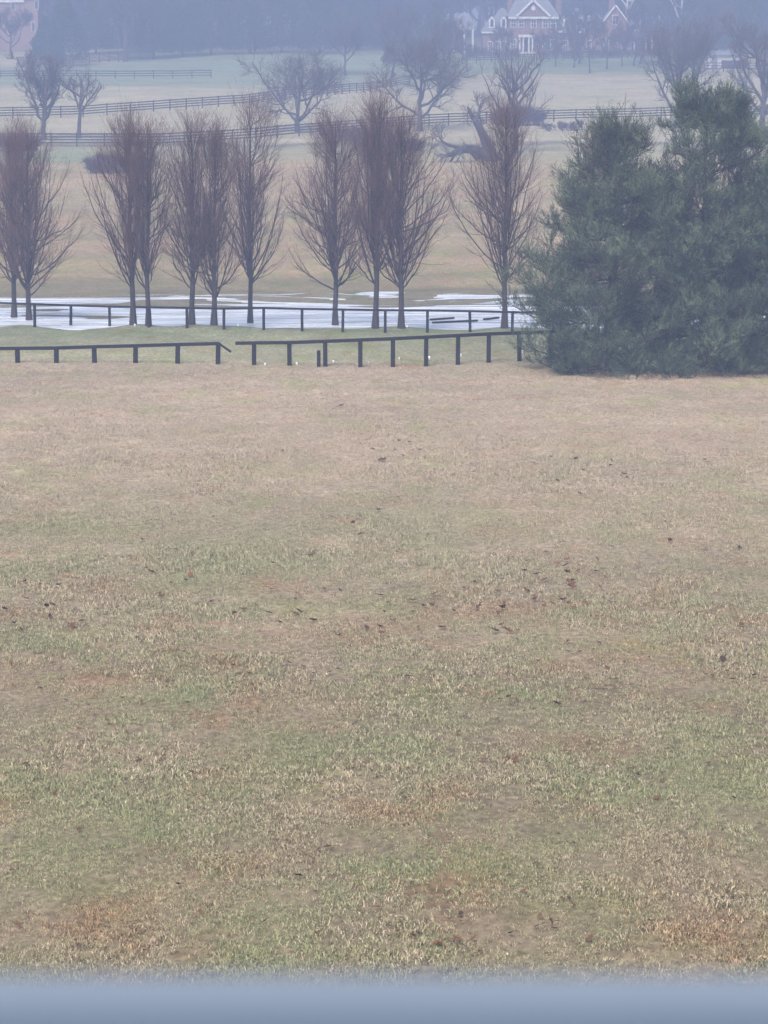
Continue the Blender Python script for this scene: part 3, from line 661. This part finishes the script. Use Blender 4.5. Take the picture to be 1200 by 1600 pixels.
# ------------------------------------------------------------------ PINES
def pine(seed, H, W, r0, lab, px, b, pf, thin=2, nb=120, lo=.02, bulge=1.0, pts_scale=1.0):
    g = gnd(px, b, 60); r = np.random.default_rng(seed)
    root = empty('pine_tree', g); tag(root, lab, 'tree', 'large pines at the right')
    k = 14; s = np.linspace(0,1,k); T = np.zeros((1,k,3)); T[0,:,2] = s*H*.97-.2*(s==0); T[0,1:,:2] = np.cumsum(r.normal(0,.05,(k-1,2)),0)
    TR = (r0*(1-s)+.03)[None]
    nt_ = 13; tier = np.floor(np.arange(nb)/nb*nt_); st = lo+(.97-lo)*(np.clip((tier+r.normal(0,.13,nb)+.1)/nt_,0,1))**1.08; az = np.arange(nb)*(6.283/(nb/nt_))+tier*1.3+r.uniform(-.3,.3,nb)
    gap = vnoise(tier*.75+seed*3.1, (az%6.283)/1.0+seed, seed+5) > .27; gap |= r.uniform(size=nb) < .12; st, az, tier = st[gap], az[gap], tier[gap]; nb = len(st)
    base, _ = sample(np.repeat(T,nb,0), st)
    prof_ = np.interp(st, [0,.12,.3,.5,.7,.85,.93,1],pf)
    lump = .45+.90*vnoise(st*7+seed, (az%6.283)/.9, seed)
    reach = W*prof_*lump*r.uniform(.85,1.08,nb)
    kk = 9; s2 = np.linspace(0,1,kk)[None,:]
    P = np.zeros((nb,kk,3)); P[...,0] = base[:,0:1]+np.cos(az)[:,None]*reach[:,None]*s2; P[...,1] = base[:,1:2]+np.sin(az)[:,None]*reach[:,None]*s2
    rise = np.interp(st,[0,.2,.6,1],[-.12,.0,.22,.8])
    P[...,2] = base[:,2:3]+reach[:,None]*(rise[:,None]*s2**1.1-.10*np.sin(s2*math.pi)*(1-st)[:,None]+.14*s2**3)
    P[:,1:] += np.cumsum(r.normal(0,.04,(nb,kk-1,3)),1)
    pr = (.020+.045*(1-st))[:,None]*(1-s2*.8)
    A, AR = spawn(r, P, pr, 15, .22, 1., .9, W*.25, .22, 5, .6, .008, .05, flat=.93)
    B, BR = spawn(r, A, AR, 6, .2, 1., .75, .55, .35, 4, .7, .006, .07, Lscale=False, flat=.6)
    # foxtail shoots: stem points along B, P tips
    def shoots(P_, m, L, t0, upv):
        n = len(P_); idx = np.repeat(np.arange(n), m); t = r.uniform(t0,1,len(idx)); t[::m] = 1.0
        pos, tan = sample(P_[idx], np.minimum(t,.999)); tan /= np.linalg.norm(tan,axis=1,keepdims=True)+1e-9
        d = tan*.7+r.normal(0,.32,tan.shape); d[:,2] += upv; d /= np.linalg.norm(d,axis=1,keepdims=True)
        return pos, d, L*r.uniform(.6,1.3,len(idx))
    bst = np.repeat(st, 15*6); kb = r.uniform(size=len(bst)) < np.where(bst > thin, .30, 1.0); ast = np.repeat(st, 15); ka = r.uniform(size=len(ast)) < np.where(ast > thin, .45, 1.0)
    sh = [shoots(B[kb], 5, .26, .2, .40), shoots(A[ka], 4, .30, .35, .6), shoots(P, 3, .42, .6, .9)]
    # long upright candles on the top and outer tips
    top = P[st > .5]; sh.append(shoots(top, 3, .50, .75, 1.8)); sh.append(shoots(P[st > .85], 3, .5, .3, 2.2)); sh.append(shoots(T, 30, .4, .85, 1.5))
    pos = np.concatenate([a[0] for a in sh]); d = np.concatenate([a[1] for a in sh]); L = np.concatenate([a[2] for a in sh])
    zmin = np.array([gz(g.x+x, g.y+y) for x, y in pos[::1, :2]])-g.z if False else hgt(g.x+pos[:,0], g.y+pos[:,1])-g.z
    ok = pos[:,2] > zmin+.05; pos, d, L = pos[ok], d[ok], L[ok]
    nn = 15; m = len(pos); u = np.linspace(.0,1,nn)[None,:]+r.uniform(-.04,.04,(m,nn))
    rt = pos[:,None]+d[:,None]*(u*L[:,None])[...,None]
    rv = r.normal(size=(m,nn,3)); rv -= (rv*d[:,None]).sum(-1,keepdims=True)*d[:,None]; rv /= np.linalg.norm(rv,axis=-1,keepdims=True)
    nd = d[:,None]*.75+rv*.75; nd /= np.linalg.norm(nd,axis=-1,keepdims=True)
    nl = r.uniform(.075,.125,(m,nn,1)); sd_ = np.cross(nd, rv)*0.0085*pts_scale
    V = np.stack([rt-sd_, rt+sd_, rt+nd*nl], -2).reshape(-1,3)
    F3 = np.arange(len(V)).reshape(-1,3)
    link('trunk', tube_mesh('trunk',[(T,TR,9)]), M['pine_bark'], root)
    link('branches', tube_mesh('branches',[(P,pr,5),(A,AR,3),(B,BR,3)]), M['pine_bark'], root)
    link('foliage', np_mesh('foliage', V, None, F3), M['needles'], root)
    print('pine shoots', m)
pine(31, 11.1, 4.5, .22, 'left large pine with a spindly shoot covered top, nearest the fence', 950, 578, [.74,.92,.93,.68,.44,.22,.10,.01], nb=112, thin=.68)
pine(32, 11.6, 4.3, .22, 'middle large pine with the tallest rounded dense top', 1097, 576, [.95,1,.92,.80,.68,.50,.30,.04], nb=140)
pine(33, 8.6, 4.2, .2, 'right large pine cut by the photo edge, shorter than the others', 1222, 580, [.95,1,.95,.85,.65,.4,.2,.04], nb=96)

# ------------------------------------------------------------------ far woods
def far_proto(seed, H, W): return spread_tree(seed, H, W, .32, lo=.18, n1=9, dens=.9, twig=.9, up=.6, rend=.035)
protoM = []
for i in range(5):
    tr_, cr_ = far_proto(900+i, 17, 5.2); protoM.append((tube_mesh('trunk', tr_), tube_mesh('crown', cr_)))
for a, b in protoM: a.materials.append(M['field_bark']); b.materials.append(M['field_twig'])
def far_tree(x, y, s, k, lab, group, sw=1.0):
    root = empty('woodland_tree', (x, y, gz(x,y)-.1), (k*1.7+x) % 6.28); root.scale = (s*sw, s*sw, s); tag(root, lab, 'tree', group)
    for nm, me in zip(('trunk','crown'), protoM[k % 5]):
        o = bpy.data.objects.new(nm, me); C.objects.link(o); o.parent = root
def px2x(px, Y): return (px-600)/FPX*Y
rw = random.Random(77)
def house_clear(px, Y): return (Y < 590 and 690 < px < 1030) or (Y < 575 and px < 85)
n = 0
for Y in (552, 566, 582, 602, 630, 662, 700, 745):
    span = (-60, 1270); stp = 33 if Y < 600 else 37
    px = span[0]+rw.uniform(0,20)
    while px < span[1]:
        yy = Y+rw.uniform(-8,8)
        lim = 100 < px < 690
        if not house_clear(px, yy) and (lim or Y >= 582 or px > 1040):
            far_tree(px2x(px,yy), yy, rw.uniform(.75,1.25), rw.randrange(5), 'misty bare woodland tree far behind the fields' , 'bare trees of the far misty wood', rw.uniform(1.1,1.8)); n += 1
        px += stp*rw.uniform(.7,1.3)
print('far trees', n)
# understory mass and evergreens
def evergreen(px, b, H, W, lab, seed, name='evergreen_tree', y0=300, n=9000, sz=.5, group='far evergreen trees'):
    g = gnd(px,b,y0); r = np.random.default_rng(seed); root = empty(name, g); tag(root, lab, 'tree', group)
    T = np.zeros((1,6,3)); T[0,:,2] = np.linspace(-.2,H*.95,6); link('trunk', tube_mesh('trunk',[(T, np.linspace(.3,.04,6)[None],7)]), M['field_bark'], root)
    h = r.uniform(.10,1,n); rad = W*np.interp(h,[0,.1,.3,.6,.85,1],[.5,.9,1,.72,.35,.03])*np.sqrt(r.uniform(.2,1,n)); a = r.uniform(0,6.283,n)
    rad *= .7+.6*vnoise(h*6+seed, a/1.1, seed)
    c = np.stack([rad*np.cos(a), rad*np.sin(a), h*H-.1*rad],1)
    e1 = r.normal(size=(n,3)); e1 /= np.linalg.norm(e1,axis=1,keepdims=True); e2 = r.normal(size=(n,3)); e2 /= np.linalg.norm(e2,axis=1,keepdims=True)
    V = np.stack([c-e1*sz*.5, c+e2*sz*.35, c+e1*sz*.6],1).reshape(-1,3)
    link('crown', np_mesh('crown', V, None, np.arange(len(V)).reshape(-1,3)), M['far_needles'], root)
evergreen(100,104,14,4.6,'dark evergreen tree beside the left brick house, at the paddock fence',1)
evergreen(72,100,9,3.2,'small evergreen tree at the corner of the left brick house',2)
evergreen(150,84,13,4.5,'evergreen tree behind the pale patch of meadow at upper left',3)
evergreen(560,78,12,5.5,'dark evergreen at the wood edge above the green strip',4)
evergreen(630,100,7,4.2,'low evergreen left of the mansion above the fence',5)
evergreen(240,92,16,5,'evergreen tree in the wood edge at left',6)
evergreen(330,86,17,6,'broad evergreen tree in the wood left of centre',7)
evergreen(440,82,15,6,'broad evergreen tree in the wood near the centre',8)
evergreen(1090,88,13,6,'broad evergreen tree in the wood right of the mansion',9)
evergreen(1165,84,15,6,'evergreen tree behind the pale shed at the right',10)
evergreen(500,84,13,5.5,'evergreen in the wood edge right of the centre mist',11)
evergreen(390,84,12,5,'evergreen in the wood edge between two broad ones',12)
evergreen(285,88,13,5,'evergreen in the wood edge left of the broad one',13)
evergreen(680,84,10,4,'evergreen close to the left pavilion of the mansion',14)
# solitary tree with trunk and white sycamores
for (px,b,tp,hw,lab,m_) in ((196,96,0,44,'bare tree with dark trunk at the paddock fence, upper left','field_bark'),):
    g = gnd(px,b,300); tr_,cr_ = spread_tree(811,(b-tp)*mpp(g.y)*1.3,hw*mpp(g.y),.4,lo=.35,n1=8,up=.5,rend=.02); put_tree('bare_tree',g,tr_,cr_,M['field_bark'],M['field_twig'],lab,'tree','bare trees on the hillside')
for i,(px,b,lab) in enumerate(((1063,84,'white barked sycamore tree right of the mansion'),(978,62,'white barked sycamore rising behind the right gable of the mansion'))):
    g = gnd(px,b,300); tr_,cr_ = spread_tree(820+i*3,19,6,.33,lo=.4,n1=7,dens=.7,up=.7,rend=.025)
    put_tree('sycamore_tree',g,tr_,cr_,M['white_bark'],M['field_twig'],lab,'tree','white barked trees')
# foundation shrubs at the mansion
for i,px in enumerate((752,776,800,856,874,894,916,940,962,990,1012)):
    bush(px,91,26,13 if i%2 else 17,'garden_bush','rounded dark shrub in the garden bed along the front of the brick mansion','shrubs along the mansion front',40+i,18,y0=400,depth=.6)
g0 = None
def small_tree(px,b,hp,hw,lab,seed):
    g = gnd(px,b,300); tr_,cr_ = spread_tree(seed,hp*mpp(g.y),hw*mpp(g.y),.12,lo=.2,n1=7,dens=.8,up=.5,rend=.015); put_tree('bare_tree',g,tr_,cr_,M['field_bark'],M['bush_twig'],lab,'tree','small bare trees near the mansion')
small_tree(785,98,60,22,'small reddish bare tree in front of the mansion left wing',61)
small_tree(922,114,90,20,'slim bare tree in front of the mansion right wing',62)
small_tree(845,96,48,16,'small bare tree in front of the mansion porch',63)
small_tree(730,112,44,20,'small bare tree at the end of the mansion fence',64)
small_tree(948,108,84,24,'bare tree in front of the steep right gable of the mansion',66)
small_tree(972,104,60,20,'low bare tree between the right gable and the sunroom',67)
small_tree(896,106,66,20,'thin bare tree in front of the mansion right dormers',68)
small_tree(990,103,70,26,'bare tree standing in front of the mansion sunroom',69)
small_tree(868,104,70,18,'bare tree where the mansion main block meets its right wing',70)
for i,(px,b,tp,hw,lab) in enumerate(((612,122,14,42,'tall soft bare tree in the mist left of the mansion pavilion'),(694,126,20,36,'soft bare tree standing before the pavilion in the mist'),
 (905,100,6,30,'tall hazy bare tree before the right wing of the mansion'),(1000,100,4,34,'tall hazy bare tree before the mansion sunroom'),(1120,104,6,44,'tall hazy bare tree behind the pale shed'),(540,118,24,36,'soft bare tree on the green strip near the centre'),(20,92,14,30,'hazy bare tree before the left house'))):
    g = gnd(px,b,300); tr_,cr_ = spread_tree(850+i,(b-tp)*mpp(g.y),hw*mpp(g.y),.2,lo=.25,n1=9,dens=.9,up=.6,rend=.018); put_tree('bare_tree',g,tr_,cr_,M['field_bark'],M['field_twig'],lab,'tree','tall misty bare trees before the wood')
small_tree(1030,100,60,26,'small purplish bare tree right of the mansion sunroom',65)

# ------------------------------------------------------------------ HOUSES
HY = 522.0; HM = mpp(HY)        # front plane of the mansion
hg = Vector((px2x(828,HY), HY, gz(px2x(828,HY),HY)))
mans = empty('brick_mansion', hg); tag(mans, 'large red brick mansion with white pediment, dormers and wings on the misty hill', 'house')
def hx(px): return (px-828)*HM
def hz(py): return zrow(HY,py)-hg.z
def window(par, x0,x1,z0,z1, y, arch=False):
    f = MB().box(x0-.12,x1+.12,y-.10,y+.05,z0-.12,z1+.14).build('window', M['white'], par)
    p = MB().box(x0,x1,y-.13,y-.10+.02,z0,z1).build('pane', M['pane'], f)
    mb = MB(); xm=(x0+x1)/2; zm=(z0+z1)/2; mb.box(xm-.03,xm+.03,y-.16,y-.125,z0,z1); mb.box(x0,x1,y-.155,y-.125,zm-.03,zm+.03); mb.build('glazing_bar', M['white'], f)
def block(x0,x1,y0,y1,z1,mat='brick'): return MB().box(x0,x1,y0,y1,-1.5,z1).build('wall', M[mat], mans)
def roof_gx(x0,x1,y0,y1,z0,zr,name='roof',ov=.4):   # ridge along x
    ym=(y0+y1)/2
    return MB().poly([(x0-ov,y0-ov,z0),(x1+ov,y0-ov,z0),(x1+ov,y1+ov,z0),(x0-ov,y1+ov,z0),(x0+1.6,ym,zr),(x1-1.6,ym,zr)],[(0,1,5,4),(1,2,5),(2,3,4,5),(3,0,4),(0,3,2,1)]).build(name, M['slate'], mans)
ze = hz(26); 
block(hx(792),hx(866),0,10,ze)                                           # main
roof_gx(hx(792),hx(866),0,10,ze+.06,hz(-4))
MB().box(hx(791),hx(868),-.55,-.02,ze-.45,ze).build('cornice', M['white'], mans)
# pediment
pa = [(hx(803),ze+.02),(hx(855),ze+.02),(hx(829),hz(0))]
MB().prism([(hx(806),ze+.12),(hx(852),ze+.12),(hx(829),hz(3))],-.50,4).build('gable', M['brick'], mans)
rk = MB(); rk.bar((pa[0][0],-.7,pa[0][1]),(pa[2][0],-.7,pa[2][1]),.35,.42); rk.bar((pa[1][0],-.7,pa[1][1]),(pa[2][0],-.7,pa[2][1]),.35,.42); rk.build('raking_trim', M['white'], mans)
MB().poly([(pa[0][0]-.2,-.6,pa[0][1]+.1),(pa[2][0],-.6,pa[2][1]+.28),(pa[2][0],5,pa[2][1]+.28),(pa[0][0]-.2,5,pa[0][1]+.1),(pa[1][0]+.2,-.6,pa[1][1]+.1),(pa[1][0]+.2,5,pa[1][1]+.1)],[(0,1,2,3),(1,4,5,2)]).build('roof', M['slate'], mans)
MB().prism([(hx(829)+.42*math.cos(a),hz(13)+.5*math.sin(a)) for a in np.linspace(0,6.283,9)[:-1]],-.56,-.5).build('window', M['white'], mans)
# main windows upper and lower
for px in (799,811): window(mans,hx(px)-.45,hx(px)+.45,hz(42),hz(31),-.03)
for px in (830,848,860): window(mans,hx(px)-.45,hx(px)+.45,hz(43),hz(31),-.03)
for px in (799,848,860): window(mans,hx(px)-.45,hx(px)+.45,hz(77),hz(62),-.03)
# porch
pr_ = MB(); pr_.box(hx(806),hx(830),-2.4,-.02,hz(59),hz(55)); pr_.build('porch_roof', M['white'], mans)
MB().box(hx(804),hx(832),-2.6,-.02,-1.2,.12).build('porch_step', M['wall_pale'], mans)
for px in (808,813.5,822,827.5): MB().poly(*(lambda x: ([(x+.17*math.cos(a),-2.1+.17*math.sin(a),z) for z in (.1,hz(59)-.01) for a in np.linspace(0,6.283,9)[:-1]],[(i,(i+1)%8,8+(i+1)%8,8+i) for i in range(8)]))(hx(px))).build('column', M['white'], mans)
dr = MB().box(hx(816),hx(820),-.10,-.03,.15,2.5).build('door', M['door'], mans); MB().box(hx(819)-.05,hx(819)+.03,-.15,-.10,1.1,1.25).build('handle', M['white'], dr)
# left wing
zl = hz(49); block(hx(752),hx(790),1.5,9,zl); roof_gx(hx(752),hx(792),1.5,9,zl+.05,hz(24))
MB().box(hx(750),hx(790),1.0,1.48,zl-.35,zl).build('cornice', M['white'], mans)
roof_gx(hx(770),hx(800),6,14,hz(30),hz(8))
MB().box(hx(771),hx(792),6.3,13.6,0,hz(30)-.03).build('wall', M['brick'], mans)
for px in (764,776,786): window(mans,hx(px)-.38,hx(px)+.38,hz(80),hz(65),1.48)
def dormer(px,zb,zt,y,wd=.62):
    x = hx(px); zw = zb+(zt-zb)*.68
    d = MB().prism([(x-wd,zb),(x+wd,zb),(x+wd,zw),(x,zt),(x-wd,zw)],y,y+3).build('dormer', M['white'], mans)
    MB().box(x-.30,x+.30,y-.03,y-.005,zb+.25,zw+.1).build('pane', M['pane'], d)
    MB().poly([(x-wd-.1,y-.08,zw),(x,y-.08,zt+.12),(x,y+3,zt+.12),(x-wd-.1,y+3,zw),(x+wd+.1,y-.08,zw),(x+wd+.1,y+3,zw)],[(0,1,2,3),(1,4,5,2)]).build('roof', M['slate'], d)
dormer(766.5,hz(43),hz(24),2.0); dormer(784.5,hz(43),hz(24),2.0)
# chimneys
for px,y in ((796,7),(872,8),(954,6)): MB().box(hx(px)-.55,hx(px)+.55,y,y+1,hz(20),hz(-14)).build('chimney', M['brick'], mans)
# right wing with dormers
zr = hz(48); block(hx(868),hx(932),1.5,9,zr); roof_gx(hx(866),hx(934),1.5,9,zr+.05,hz(22))
MB().box(hx(868),hx(930),1.0,1.48,zr-.35,zr).build('cornice', M['white'], mans)
for px in (882,904): dormer(px,hz(41),hz(25),2.0,.9)
for px in (880,898,916): window(mans,hx(px)-.42,hx(px)+.42,hz(78),hz(63),1.48)
# right cross gable and sunroom
MB().prism([(hx(930),-1),(hx(982),-1),(hx(982),hz(46)),(hx(956),hz(10)),(hx(930),hz(46))],0.5,12).build('wall', M['brick'], mans)
rk = MB(); rk.bar((hx(927),.3,hz(47)),(hx(956),.3,hz(8)),.3,.28); rk.bar((hx(985),.3,hz(47)),(hx(956),.3,hz(8)),.3,.28); rk.build('raking_trim', M['white'], mans)
MB().poly([(hx(926),.2,hz(46)),(hx(956),.2,hz(7)),(hx(956),12.5,hz(7)),(hx(926),12.5,hz(46)),(hx(986),.2,hz(46)),(hx(986),12.5,hz(46))],[(0,1,2,3),(1,4,5,2)]).build('roof', M['slate'], mans)
for px in (942,956,970): window(mans,hx(px)-.45,hx(px)+.45,hz(80),hz(60),.48)
window(mans,hx(956)-.5,hx(956)+.5,hz(38),hz(24),.48)
MB().box(hx(984),hx(1015),1,8,hz(58),hz(45)).build('sunroom_roof', M['white'], mans)
MB().box(hx(985),hx(1014),1.6,7.6,-1,hz(58)-.01).build('sunroom_wall', M['pane'], mans)
for px in (986,995,1004,1013): MB().box(hx(px)-.16,hx(px)+.16,1.1,1.4,-1,hz(58)-.01).build('column', M['white'], mans)
# pavilion left of the mansion
pg = Vector((px2x(722,530),530,gz(px2x(722,530),530))); pv = empty('garden_pavilion', pg); tag(pv, 'small open pavilion with white columns and grey roof left of the mansion', 'pavilion')
q = mpp(530)
zt = zrow(530,44)-pg.z; zp = zrow(530,20)-pg.z
MB().poly([(-19*q,-2.5,zt),(19*q,-2.5,zt),(19*q,2.5,zt),(-19*q,2.5,zt),(-5*q,0,zp),(8*q,0,zp)],[(0,1,5,4),(1,2,5),(2,3,4,5),(3,0,4),(0,3,2,1)]).build('roof', M['slate'], pv)
MB().box(-18*q,18*q,-2.3,2.3,zt-.35,zt-.01).build('beam', M['white'], pv)
for px in (-15,1,14):
    for y in (-2.1,2.1): MB().box(px*q-.17,px*q+.17,y-.17,y+.17,-.5,zt-.36).build('column', M['white'], pv)
MB().box(-17*q,-1*q,2.4,2.7,-.5,zt-.36).build('wall', M['brick'], pv)
# house at upper left
LY = 545; q = mpp(LY); lg = Vector((px2x(30,LY),LY,gz(px2x(30,LY),LY))); lh = empty('brick_house', lg); tag(lh, 'pinkish brick house at the upper left corner behind the meadow', 'house')
lx = lambda px: (px-30)*q; lz = lambda py: zrow(LY,py)-lg.z
MB().box(lx(-20),lx(68),0,9,-1,lz(-2)).build('wall', M['brick_pink'], lh)
MB().poly([(lx(-23),-.5,lz(-2)),(lx(71),-.5,lz(-2)),(lx(71),9.5,lz(-2)),(lx(-23),9.5,lz(-2)),(lx(-10),4.5,lz(-30)),(lx(58),4.5,lz(-30))],[(0,1,5,4),(1,2,5),(2,3,4,5),(3,0,4),(0,3,2,1)]).build('roof', M['slate'], lh)
MB().box(lx(-22),lx(48),-.35,-.02,lz(4),lz(0)).build('cornice', M['white'], lh)
def lw(a,b,c,d):
    f = MB().box(lx(a)-.1,lx(b)+.1,-.10,.05,lz(d)-.1,lz(c)+.1).build('window', M['white'], lh); MB().box(lx(a),lx(b),-.13,-.08,lz(d),lz(c)).build('pane', M['pane'], f)
lw(59,63,35,49); lw(64,69,2,14); lw(28,33,5,15); lw(5,10,5,15); lw(30,35,30,42); lw(8,13,30,42)
for i,px in enumerate((8,30,48)): bush(px,64,30,20,'garden_bush','dark shrub in front of the pinkish brick house','shrubs before the left house',70+i,20,y0=400)
# run-in shed at right
SY = 500; sg = gnd(1130,108,400); SY = sg.y; q = mpp(SY); sh_ = empty('field_shed', sg); tag(sh_, 'low pale field shed with white framed opening at the upper right', 'shed')
MB().box(-24*q,30*q,0,4,-.4,2.5).build('wall', M['wall_pale'], sh_)
MB().poly([(-27*q,-.6,2.45),(33*q,-.6,2.45),(33*q,2,3.4),(-27*q,2,3.4),(-27*q,4.6,2.45),(33*q,4.6,2.45)],[(0,1,2,3),(3,2,5,4),(0,3,4),(1,5,2),(0,4,5,1)]).build('roof', M['slate'], sh_)
MB().box(-3*q,28*q,-.05,-.01,.2,1.6).build('opening', M['door'], sh_)  # dark sheet on the wall stands in for the shade inside
fr_ = MB(); fr_.box(-20*q,-18.5*q,-.2,-.02,0,2.2); fr_.box(-9*q,-7.5*q,-.2,-.02,0,2.2); fr_.box(-20*q,-7.5*q,-.2,-.02,2.2,2.4); fr_.build('door_frame', M['white'], sh_)
MB().box(-18.4*q,-9.1*q,-.12,-.02,0,2.19).build('door', M['slate'], sh_)

# ------------------------------------------------------------------ WINDOW SILL close to the camera
M['sill'] = pmat('blue grey sill', (.155,.19,.23), (.165,.20,.24), 6, .5, .4)  # nearly even blue grey base colour for the outer ledge
M['sill_shade'] = pmat('shaded blue grey frame', (.09,.12,.155), (.10,.13,.165), 6, .5, .4)  # darker copy of the sill colour holds the inner frame's shade
sy = .62
d = ray(600,1516); zt_ = CAMZ+d.z/d.y*sy
sill = empty('window_sill', (0,.5,zt_-.02)); tag(sill, 'blurred blue grey window sill across the bottom of the view', 'window sill')
def loc_(z): return z-(zt_-.02)
d2 = ray(600,1566); y2 = .56; z2 = CAMZ+d2.z/d2.y*y2
MB().box(-1.6,1.6,y2-.5+.002,sy-.5,loc_(zt_)-.04,loc_(zt_)).build('outer_ledge', M['sill'], sill, .004)
MB().box(-1.6,1.6,.36-.5,y2-.5,loc_(z2)-.05,loc_(z2)).build('frame_rail', M['sill_shade'], sill, .004)
MB().box(-1.6,1.6,.40-.5,.60-.5,loc_(0),loc_(min(zt_,z2))-.052).build('wall_below', M['wall_pale'], sill)

# ------------------------------------------------------------------ HAZE
hz_ = MB().box(-1600,1600,-70,1400,-1.2,86).build('haze', None); hz_.data.materials.clear()
tag(hz_, 'pale blue winter mist over the fields', 'haze', kind='stuff')
m = bpy.data.materials.new('haze'); m.use_nodes = True; t = m.node_tree; t.nodes.clear()
pv_ = t.nodes.new('ShaderNodeVolumePrincipled'); pv_.inputs['Density'].default_value = HAZE; pv_.inputs['Color'].default_value = (.44,.54,.81,1)
pv_.inputs['Anisotropy'].default_value = 0.0
oo = t.nodes.new('ShaderNodeOutputMaterial'); t.links.new(pv_.outputs[0], oo.inputs['Volume']); hz_.data.materials.append(m)
